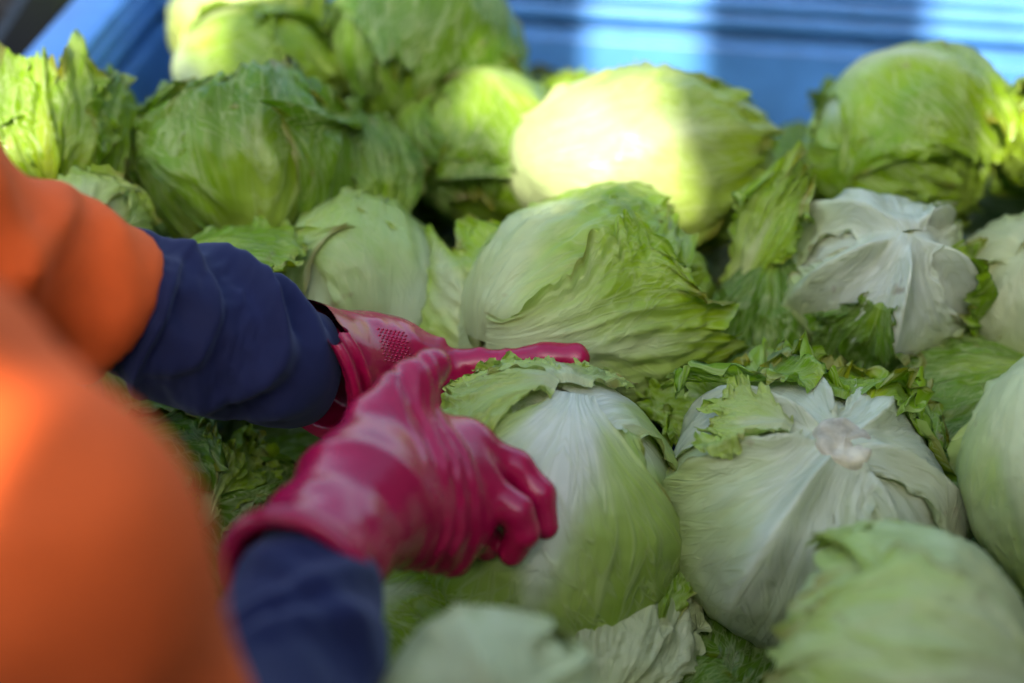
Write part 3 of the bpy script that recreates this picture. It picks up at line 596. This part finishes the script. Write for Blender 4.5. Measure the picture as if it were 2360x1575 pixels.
# ---------------------------------------------------------------- signed-distance modelling for the clothed person
def sd_cone(P, a, b, r1, r2):
    a = np.asarray(a); ab = np.asarray(b) - a
    t = np.clip(((P - a) @ ab) / (ab @ ab), 0, 1)
    return np.linalg.norm(P - a - t[..., None] * ab, axis=-1) - (r1 + (r2 - r1) * t)
def sd_chain(P, pts, rs, k=0.004):
    d = None
    for i in range(len(pts) - 1):
        e = sd_cone(P, pts[i], pts[i + 1], rs[i], rs[i + 1]); d = e if d is None else smin(d, e, k)
    return d
def smin(a, b, k):
    h = np.clip(0.5 + 0.5 * (b - a) / k, 0, 1); return b + (a - b) * h - k * h * (1 - h)
def sd_torus(P, c, n_, R, r):
    q = P - np.asarray(c); n_ = nrm(n_); z = q @ n_; rho = np.linalg.norm(q - z[..., None] * n_, axis=-1)
    return np.sqrt((rho - R) ** 2 + z ** 2) - r
def surface_nets(fn, lo, hi, h):
    lo = np.asarray(lo, float); n = np.ceil((np.asarray(hi) - lo) / h).astype(int) + 1
    g_ = [lo[i] + h * np.arange(n[i]) for i in range(3)]
    F = np.empty(n, np.float32)
    step = max(1, int(400000 // (n[1] * n[2])))
    for i in range(0, n[0], step):
        P = np.stack(np.meshgrid(g_[0][i:i + step], g_[1], g_[2], indexing='ij'), -1); F[i:i + step] = fn(P)
    S = F < 0
    c = [(i, j, k) for i in (0, 1) for j in (0, 1) for k in (0, 1)]
    sl = lambda A, o: A[o[0]:n[0] - 1 + o[0], o[1]:n[1] - 1 + o[1], o[2]:n[2] - 1 + o[2]]
    cnt = sum(sl(S, o).astype(np.int8) for o in c); act = (cnt > 0) & (cnt < 8)
    idx = -np.ones(act.shape, np.int64); A = np.argwhere(act); idx[act] = np.arange(len(A))
    acc = np.zeros((len(A), 3)); num = np.zeros(len(A))
    fv = {o: F[A[:, 0] + o[0], A[:, 1] + o[1], A[:, 2] + o[2]] for o in c}
    for o in c:
        for ax_ in range(3):
            if o[ax_] == 0:
                o2 = tuple(1 if q == ax_ else o[q] for q in range(3)); f0, f1 = fv[o], fv[o2]; cr = (f0 < 0) != (f1 < 0)
                t = np.where(cr, f0 / np.where(f0 == f1, 1, f0 - f1), 0); p = np.tile(np.array(o, float), (len(A), 1)); p[:, ax_] = t
                acc += p * cr[:, None]; num += cr
    Vt = lo + h * (A + acc / num[:, None])
    Q = []
    for ax_ in range(3):
        b1, b2 = [(1, 2), (2, 0), (0, 1)][ax_]
        s0 = [slice(None)] * 3; s1 = [slice(None)] * 3; s0[ax_] = slice(0, n[ax_] - 1); s1[ax_] = slice(1, n[ax_])
        a0, a1 = S[tuple(s0)], S[tuple(s1)]
        E = np.argwhere(a0 != a1); fl_ = a0[E[:, 0], E[:, 1], E[:, 2]]
        ok = (E[:, b1] > 0) & (E[:, b2] > 0) & (E[:, b1] < n[b1] - 1) & (E[:, b2] < n[b2] - 1); E, fl_ = E[ok], fl_[ok]
        def cell(d1, d2):
            e = E.copy(); e[:, b1] -= d1; e[:, b2] -= d2; return idx[e[:, 0], e[:, 1], e[:, 2]]
        q = np.stack([cell(1, 1), cell(0, 1), cell(0, 0), cell(1, 0)], -1)
        q[~fl_] = q[~fl_][:, ::-1]; Q.append(q)
    return Vt, np.concatenate(Q)
def sdf_mesh(name, fn, lo, hi, h, mat, parent, smooth_it=2):
    V_, F_ = surface_nets(fn, lo, hi, h)
    o = mesh_from(name, V_, F_, mat, parent)
    if smooth_it:
        s = o.modifiers.new('relax', 'SMOOTH'); s.iterations = smooth_it; s.factor = 0.5
    return o

def tube(name, pts, rs, mat, parent, disp=None, n=160, m=120, ref=(0, 0, 1), sq=None):
    """smooth swept tube through pts with radii rs; disp(s, phi) displaces outwards (phi=0 faces ref)"""
    pts = np.array(pts, float); rs = np.array(rs, float)
    L = np.r_[0, np.cumsum(np.linalg.norm(np.diff(pts, axis=0), axis=1))]; L /= L[-1]
    s = np.linspace(0, 1, n)
    def cr(x):                                           # Catmull-Rom
        x = x.reshape(len(L), -1); ext = np.concatenate([[2 * x[0] - x[1]], x, [2 * x[-1] - x[-2]]]); out = []
        for q in s:
            i = min(len(L) - 2, max(0, np.searchsorted(L, q, 'right') - 1)); t = (q - L[i]) / (L[i + 1] - L[i])
            p0, p1, p2, p3 = ext[i:i + 4]
            out.append(0.5 * (2 * p1 + (p2 - p0) * t + (2 * p0 - 5 * p1 + 4 * p2 - p3) * t * t + (3 * p1 - p0 - 3 * p2 + p3) * t ** 3))
        return np.array(out)
    C = cr(pts); r = cr(rs)[:, 0]
    T_ = np.gradient(C, axis=0); T_ /= np.linalg.norm(T_, axis=1)[:, None]
    A = np.asarray(ref, float)[None] - T_ * (T_ @ np.asarray(ref, float))[:, None]; A /= np.linalg.norm(A, axis=1)[:, None]
    B = np.cross(T_, A)
    ph = np.linspace(0, 2 * math.pi, m, endpoint=False)
    rr = r[:, None] * np.ones((1, m))
    if disp is not None: rr = rr + disp(s[:, None], ph[None, :])
    P = C[:, None] + rr[..., None] * (np.cos(ph)[None, :, None] * A[:, None] + np.sin(ph)[None, :, None] * B[:, None])
    V_ = P.reshape(-1, 3); F_ = grid_faces(n, m, True)
    # end caps as fans of degenerate quads
    k = len(V_); V_ = np.concatenate([V_, C[:1], C[-1:]])
    i = np.arange(m); j = (i + 1) % m
    F_ = np.concatenate([F_, np.stack([i, j, np.full(m, k), np.full(m, k)], -1)[:, :4][:0]])
    return mesh_from(name, V_[:k], F_, mat, parent)

person = empty('person', at(-900, 1000, 0.9) * np.array([1, 1, 0]) + np.array([0, 0, -0.80]),
               'person in an orange jacket, navy sleeves and magenta rubber gloves reaching into the bin', 'person')

# ---- joints (far arm = left arm, near arm = right arm)
fS = np.array([-0.66, 0.42, 0.42]); fE = at(-110, 530, 0.80)
fHem = at(285, 690, 0.885); fCuff = at(712, 845, 0.950); fWr = at(860, 835, 0.985)
nS = np.array([-0.62, 0.12, 0.44]); nE = at(40, 1290, 0.50); nHem = at(450, 1850, 0.58); nCuff = at(690, 1335, 0.735); nWr = at(830, 1160, 0.80)

# navy far sleeve
def folds_far(s, ph):
    d = 0
    for c, b, w_, a, e in ((0.08, 0.30, 0.06, 0.008, 0.9), (0.40, 0.34, 0.070, 0.017, 0.9), (0.62, 0.30, 0.055, 0.014, 1.1), (0.80, 0.10, 0.035, 0.008, 0.6), (0.30, -0.16, 0.04, 0.007, 2.2)):
        x = (s - c - b * np.sin(ph) - 0.02 * np.sin(3 * ph + c * 9)) / w_
        x = np.where(x > 0, x * 1.7, x * 0.8)
        d = d + a * np.exp(-x * x) * np.clip(0.35 + 0.65 * np.cos(ph - e), 0.05, 1)
    d = d + 0.004 * fbm(s * 5 + 0.6 * np.cos(ph), np.cos(ph) * 1.3, np.sin(ph) * 1.3 + s * 3, 5, 3) - 0.004
    return d * sst(0.96, 0.70, s)
fC2 = fCuff - 0.006 * nrm(fWr - fCuff)
tube('navy_sleeve', [fHem + (fHem - fCuff) * 0.08, fHem, at(490, 785, 0.92), at(645, 838, 0.937), fC2 + 0.010 * nrm(fWr - fCuff)], [0.038, 0.044, 0.051, 0.045, 0.036], M_NAVY, person, folds_far, n=220, m=160, ref=CU(0, 1, 0))
# navy near sleeve
def folds_near(s, ph):
    d = 0
    for c, b, w_, a, p0 in ((0.48, 0.28, 0.07, 0.007, 0.9), (0.66, 0.26, 0.06, 0.006, 0.4), (0.80, -0.15, 0.05, 0.004, 0.2)):
        x = (s - c - b * np.sin(ph)) / w_
        d = d + a * np.exp(-x * x) * (0.6 + 0.4 * np.cos(ph - p0))
    return d + 0.003 * fbm(s * 6, np.cos(ph) * 1.3, np.sin(ph) * 1.3 + s * 3, 15, 3) * sst(1.0, 0.8, s) - 0.006 * sst(0.85, 1.0, s)
tube('navy_sleeve', [nHem + (nE - nHem) * 0.2, nHem, at(640, 1600, 0.675), nCuff + (nWr - nCuff) * 0.25], [0.044, 0.044, 0.042, 0.036], M_NAVY, person, folds_near, ref=CU(0, 1, 0))

# far (left) glove
def glove_far(P):
    W = fWr
    palm = None
    mcp = [at(1050, 848, 1.000), at(1056, 872, 1.015), at(1050, 895, 1.030), at(1035, 915, 1.045)]
    for i, m_ in enumerate(mcp):
        e = sd_cone(P, W + (m_ - W) * 0.05 + np.array([0, 0, -0.004 * i]), m_, 0.023, 0.0135); palm = e if palm is None else smin(palm, e, 0.012)
    palm = smin(palm, sd_cone(P, W, at(960, 850, 0.99), 0.030, 0.018), 0.012)
    ix = sd_chain(P, [mcp[0], at(1165, 836, 0.992), at(1255, 827, 0.985), at(1328, 823, 0.980)], [0.0105, 0.0100, 0.0098, 0.0086])
    # finger-cot step on the index finger
    axd = nrm(at(1328, 823, 0.980) - at(1165, 836, 0.992)); q = (P - at(1165, 836, 0.992)) @ axd
    ix = ix - 0.0009 * sst(-0.0015, 0.0, q)
    md = sd_chain(P, [mcp[1], at(1115, 895, 1.035), at(1130, 930, 1.055), at(1110, 950, 1.06)], [0.0115, 0.0105, 0.0095, 0.008])
    rg = sd_chain(P, [mcp[2], at(1090, 930, 1.05), at(1100, 960, 1.06)], [0.011, 0.010, 0.009])
    pk = sd_chain(P, [mcp[3], at(1060, 950, 1.055), at(1060, 985, 1.06)], [0.0105, 0.009, 0.008])
    th = sd_chain(P, [W + np.array([0.01, -0.01, -0.012]), at(940, 930, 0.985), at(1000, 950, 1.0), at(1040, 955, 1.01)], [0.018, 0.014, 0.0115, 0.0095])
    f = np.minimum(np.minimum(ix, md), np.minimum(rg, pk))
    d = smin(smin(palm, f, 0.007), th, 0.012)
    # pinched folds of loose rubber at the knuckles
    d = smin(d, sd_cone(P, at(1000, 800, 0.995), at(1022, 782, 0.995), 0.007, 0.0015), 0.010)
    d = smin(d, sd_cone(P, at(1085, 835, 0.995), at(1104, 812, 0.993), 0.007, 0.002), 0.008)
    d = smin(d, sd_cone(P, at(1075, 900, 0.99), at(1098, 870, 0.99), 0.006, 0.003), 0.006)
    # gauntlet
    axg = nrm(fWr - fCuff + 0.02 * UP)
    g_ = sd_cone(P, fCuff - axg * 0.01, W + axg * 0.012, 0.0520, 0.026)
    d = smin(d, g_, 0.018)
    s = (P - fCuff) @ axg
    m_ = np.abs(d) < 0.01; Q = P[m_]; d[m_] += 0.0016 * fbm(Q[:, 0] * 45, Q[:, 1] * 45, Q[:, 2] * 45, 3, 2)
    inner = sd_cone(P, fCuff - axg * 0.02, W, 0.0492, 0.018)
    d = np.maximum(np.maximum(d, -s - 0.004), -np.maximum(inner, s - 0.02))
    d = smin(d, sd_torus(P, fCuff - axg * 0.003, axg + 0.05 * UP, 0.0515, 0.0036), 0.003)
    d = smin(d, sd_torus(P, fCuff + axg * 0.009, axg + 0.10 * UP, 0.0485, 0.0032), 0.004)
    return d
lo = np.min([at(620, 1060, 0.9), at(1380, 1060, 1.08), at(1380, 630, 1.08), at(620, 630, 0.9), at(620, 1060, 1.0)], 0) - 0.02
hi = np.max([at(620, 1060, 0.9), at(1380, 1060, 1.08), at(1380, 630, 1.08), at(620, 630, 1.0)], 0) + 0.02
gf = sdf_mesh('glove', glove_far, lo, hi, 0.0016, M_GLOVE, person); gf['label'] = 'magenta rubber glove of the far hand, pointing'

# embossed grip patch on the back of the far glove
from mathutils.bvhtree import BVHTree
def grip_patch():
    me = gf.data; l = np.array(person.location)
    vv = [Vector(v.co) for v in me.vertices]; bv = BVHTree.FromPolygons(vv, [tuple(p.vertices) for p in me.polygons])
    Vs, Fs, off = [], [], 0
    a = np.linspace(0, 2 * math.pi, 8, endpoint=False)
    for i in range(11):
        for j in range(7):
            px, py = 872 + j * 9.5 + (i % 2) * 4.7 + i * 1.6, 758 + i * 7.2 + j * 1.5
            d = nrm(at(px, py, 1.0) - CAM); hit = bv.ray_cast(Vector(CAM - l), Vector(d))
            if hit[0] is None: continue
            p, n_ = np.array(hit[0]) + l, nrm(hit[1]); t = nrm(np.cross(n_, UP)); b_ = np.cross(n_, t)
            ring = lambda r, h: p + h * n_ + np.outer(np.cos(a) * r * 1.35, t) + np.outer(np.sin(a) * r * 0.75, b_)
            Vs += [ring(0.0011, -0.0004), ring(0.0009, 0.0006), ring(0.0002, 0.0009)]
            for k in range(2):
                q = off + k * 8 + np.arange(8); q2 = off + k * 8 + (np.arange(8) + 1) % 8; Fs.append(np.stack([q, q2, q2 + 8, q + 8], 1))
            off += 24
    if Vs:
        o = mesh_from('grip_patch', np.concatenate(Vs), np.concatenate(Fs), M_GLOVE); o.data.transform(Matrix.Translation(-Vector(person.location))); o.parent = gf
grip_patch()

# near (right) glove
def glove_near(P):
    W = nWr
    mcp = [at(1085, 1035, 0.862), at(1095, 1115, 0.848), at(1080, 1200, 0.846), at(1035, 1265, 0.852)]
    palm = None
    for i, m_ in enumerate(mcp):
        e = sd_cone(P, W + (m_ - W) * 0.12, m_, 0.026, 0.0165); palm = e if palm is None else smin(palm, e, 0.014)
    ix = sd_chain(P, [mcp[0], at(1188, 1078, 0.868), at(1242, 1140, 0.866), at(1256, 1212, 0.868)], [0.0130, 0.0108, 0.0100, 0.0086])
    md = sd_chain(P, [mcp[1], at(1190, 1178, 0.846), at(1206, 1225, 0.850), at(1180, 1272, 0.860)], [0.0130, 0.0108, 0.0102, 0.0088], 0.002)
    rg = sd_chain(P, [mcp[2], at(1120, 1250, 0.872), at(1110, 1270, 0.90)], [0.0125, 0.0105, 0.009])
    pk = sd_chain(P, [mcp[3], at(1050, 1290, 0.875), at(1050, 1290, 0.90)], [0.0125, 0.0100, 0.008])
    th = sd_chain(P, [W + 0.012 * UP, at(880, 985, 0.835), at(940, 905, 0.850), at(1000, 842, 0.862)], [0.026, 0.0215, 0.0150, 0.0105], 0.006)
    f = np.minimum(np.minimum(ix, md), np.minimum(rg, pk))
    d = smin(smin(palm, f, 0.005), th, 0.018)
    # web between thumb and index
    d = smin(d, sd_cone(P, at(930, 1000, 0.845), at(1040, 1010, 0.868), 0.014, 0.010), 0.02)
    ax = nrm(mcp[1] - W); h = (P - W) @ ax; lat = (P - W) @ UP; wob2 = noise(P[..., 0] * 28, P[..., 1] * 28, P[..., 2] * 28, 77); wob = noise(P[..., 0] * 60, P[..., 1] * 60, P[..., 2] * 60, 9)
    for c, a, w_, sl in ((0.030, 0.0034, 0.0038, 0.10), (0.043, 0.0040, 0.0038, 0.12), (0.055, 0.0038, 0.0034, 0.05), (0.067, 0.0030, 0.0032, 0.0)):
        x = (h - c - sl * lat - 0.003 * wob) / w_
        d = d - a * np.exp(-x * x) * np.clip(0.55 + 0.9 * wob2, 0.05, 1.2)
    # gauntlet with two rolled seams
    axg = nrm(W - nCuff)
    d = smin(d, sd_cone(P, nCuff - axg * 0.005, W, 0.0400, 0.036), 0.02)
    s = (P - nCuff) @ axg
    m_ = np.abs(d) < 0.012; Q = P[m_]; d[m_] += 0.0022 * fbm(Q[:, 0] * 38, Q[:, 1] * 38, Q[:, 2] * 38, 4, 2) * sst(0.10, 0.02, s[m_])
    inner = sd_cone(P, nCuff - axg * 0.03, nCuff + axg * 0.02, 0.0375, 0.033)
    d = np.maximum(np.maximum(d, -s - 0.006), -np.maximum(inner, s - 0.02))
    d = smin(d, sd_torus(P, nCuff - axg * 0.002, axg, 0.0405, 0.0042), 0.006)
    d = smin(d, sd_torus(P, W + axg * 0.004, axg + 0.25 * UP, 0.0385, 0.0022), 0.008)
    return d
pts = [at(a, b, c) for a in (500, 1320) for b in (770, 1430) for c in (0.70, 0.93)]
gn_ = sdf_mesh('glove', glove_near, np.min(pts, 0), np.max(pts, 0), 0.0018, M_GLOVE, person); gn_['label'] = 'magenta rubber glove of the near hand, gripping a lettuce'

# orange jacket: one continuous surface with both sleeves
def jacket(P):
    far = sd_chain(P, [fS, fE, fHem + (fHem - fE) * 0.02], [0.075, 0.044, 0.0475], 0.03)
    axf = nrm(fHem - fE); sf = (P - fHem) @ axf
    near = sd_chain(P, [nS, at(-330, 1000, 0.50), nE, nHem], [0.085, 0.066, 0.060, 0.048], 0.02)
    axn = nrm(nHem - nE); sn = (P - nHem) @ axn
    # folds on the far sleeve
    xs = (P - fE) @ axf; lat = (P - fE) @ UP
    for c, sl, w_, a in ((0.035, 0.5, 0.014, 0.010), (0.080, -0.3, 0.013, 0.009), (0.005, -0.7, 0.014, 0.010), (-0.03, 0.3, 0.02, 0.010)):
        far = far - a * np.exp(-((xs - c - sl * lat) / w_) ** 2)
    far = np.where(sf > -0.2, np.maximum(far, sf), far)
    near = np.where(sn > -0.15, np.maximum(near, sn), near)
    ch = np.array([-0.76, 0.26, 0.40]); be = np.array([-0.96, 0.24, 0.03])
    tor = smin(sd_cone(P, ch + [0, 0.07, 0], be + [0, 0.06, 0], 0.125, 0.14), sd_cone(P, ch - [0, 0.09, 0], be - [0, 0.06, 0], 0.125, 0.14), 0.06)
    tor = np.maximum(tor, -((P - be) @ nrm(ch - be)) - 0.10)
    d = smin(smin(tor, far, 0.05), near, 0.05)
    d = smin(d, sd_cone(P, ch + [0.03, -0.0, 0.10], ch + [0.07, 0.0, 0.17], 0.075, 0.068), 0.04)
    m_ = np.abs(d) < 0.03; Q = P[m_]
    w1 = 0.4 * noise(Q[:, 0] * 5, Q[:, 1] * 5, Q[:, 2] * 5, 22)
    d[m_] += 0.005 * fbm(Q[:, 0] * 11, Q[:, 1] * 11, Q[:, 2] * 11, 21, 3) + 0.003 - 0.006 * (1 - np.abs(noise(Q[:, 0] * 9 + w1, Q[:, 1] * 9 - w1, Q[:, 2] * 16 + 2 * w1, 23))) ** 4
    return d
sdf_mesh('jacket', jacket, (-1.18, -0.10, -0.20), (-0.05, 0.75, 0.70), 0.007, M_ORANGE, person, 3)

# trousers, boots, head (mostly outside the picture)
def trousers(P):
    hip = np.array([-0.97, 0.24, 0.0]); d = None
    for q in (-1, 1):
        e = sd_chain(P, [hip + [0, 0.08 * q, 0], np.array([-0.90, 0.24 + 0.11 * q, -0.38]), np.array([-0.95, 0.24 + 0.12 * q, -0.73])], [0.105, 0.075, 0.062], 0.03); d = e if d is None else smin(d, e, 0.03)
    m_ = np.abs(d) < 0.04; Q = P[m_]; d[m_] += 0.007 * fbm(Q[:, 0] * 12, Q[:, 1] * 12, Q[:, 2] * 7, 31, 2)
    return np.maximum(d, -(P[..., 2] + 0.75))
sdf_mesh('trousers', trousers, (-1.12, -0.02, -0.79), (-0.72, 0.50, 0.14), 0.010, M_TROUSER, person, 3)
for q in (-1, 1):
    c = np.array([-0.95, 0.24 + 0.12 * q, -0.80])
    f = lambda P: np.maximum(smin(sd_cone(P, c + [0.0, 0, 0.045], c + [0.17, 0, 0.038], 0.052, 0.042), sd_cone(P, c + [0, 0, 0.05], c + [0, 0, 0.14], 0.055, 0.058), 0.03), -(P[..., 2] + 0.799))
    sdf_mesh('boot', f, c + [-0.08, -0.09, -0.02], c + [0.25, 0.09, 0.22], 0.008, M_BLACK, person, 2)
hc = np.array([-0.66, 0.26, 0.68]); hf = nrm([0.80, 0.0, -0.6]); hu = nrm([0.6, 0.0, 0.8]); hl = np.array([0, 1.0, 0])
def head_fn(P):
    q = P - hc; x, y, z = q @ hf, q @ hl, q @ hu
    E = lambda cx, cy, cz, a, b, c_: (np.sqrt(((x - cx) / a) ** 2 + ((y - cy) / b) ** 2 + ((z - cz) / c_) ** 2) - 1) * min(a, b, c_)
    d = smin(E(-0.012, 0, 0.02, 0.098, 0.076, 0.098), E(0.035, 0, -0.055, 0.055, 0.052, 0.062), 0.03)
    d = smin(d, sd_cone(P, hc + hf * 0.086 + hu * 0.012, hc + hf * 0.106 - hu * 0.022, 0.007, 0.012), 0.012)
    for e in (-1, 1):
        d = np.maximum(d, -(np.sqrt((x - 0.094) ** 2 + (y - 0.032 * e) ** 2 + (z - 0.005) ** 2) - 0.014))
        d = smin(d, np.sqrt((x - 0.076) ** 2 + (y - 0.032 * e) ** 2 + (z - 0.005) ** 2) - 0.012, 0.002)
        d = smin(d, E(-0.005, 0.078 * e, -0.008, 0.018, 0.008, 0.032), 0.006)
    d = smin(d, sd_cone(P, hc + hf * 0.085 - hu * 0.058 + hl * 0.018, hc + hf * 0.085 - hu * 0.058 - hl * 0.018, 0.007, 0.007), 0.006)
    return smin(d, sd_cone(P, hc - hf * 0.01 - hu * 0.05, np.array([-0.72, 0.26, 0.54]), 0.055, 0.06), 0.03)
sdf_mesh('head', head_fn, hc - 0.2, hc + 0.16, 0.006, M_SKIN, person, 1)
def cap_fn(P):
    q = P - hc; x, y, z = q @ hf, q @ hl, q @ hu
    d = (np.sqrt(((x + 0.012) / 0.108) ** 2 + (y / 0.088) ** 2 + ((z - 0.028) / 0.106) ** 2) - 1) * 0.09
    return np.maximum(d, 0.045 - z - 0.25 * np.minimum(x, 0) * -1 * -1)
sdf_mesh('knitted_cap', cap_fn, hc - 0.16, hc + 0.17, 0.007, M_NAVY, person, 1)
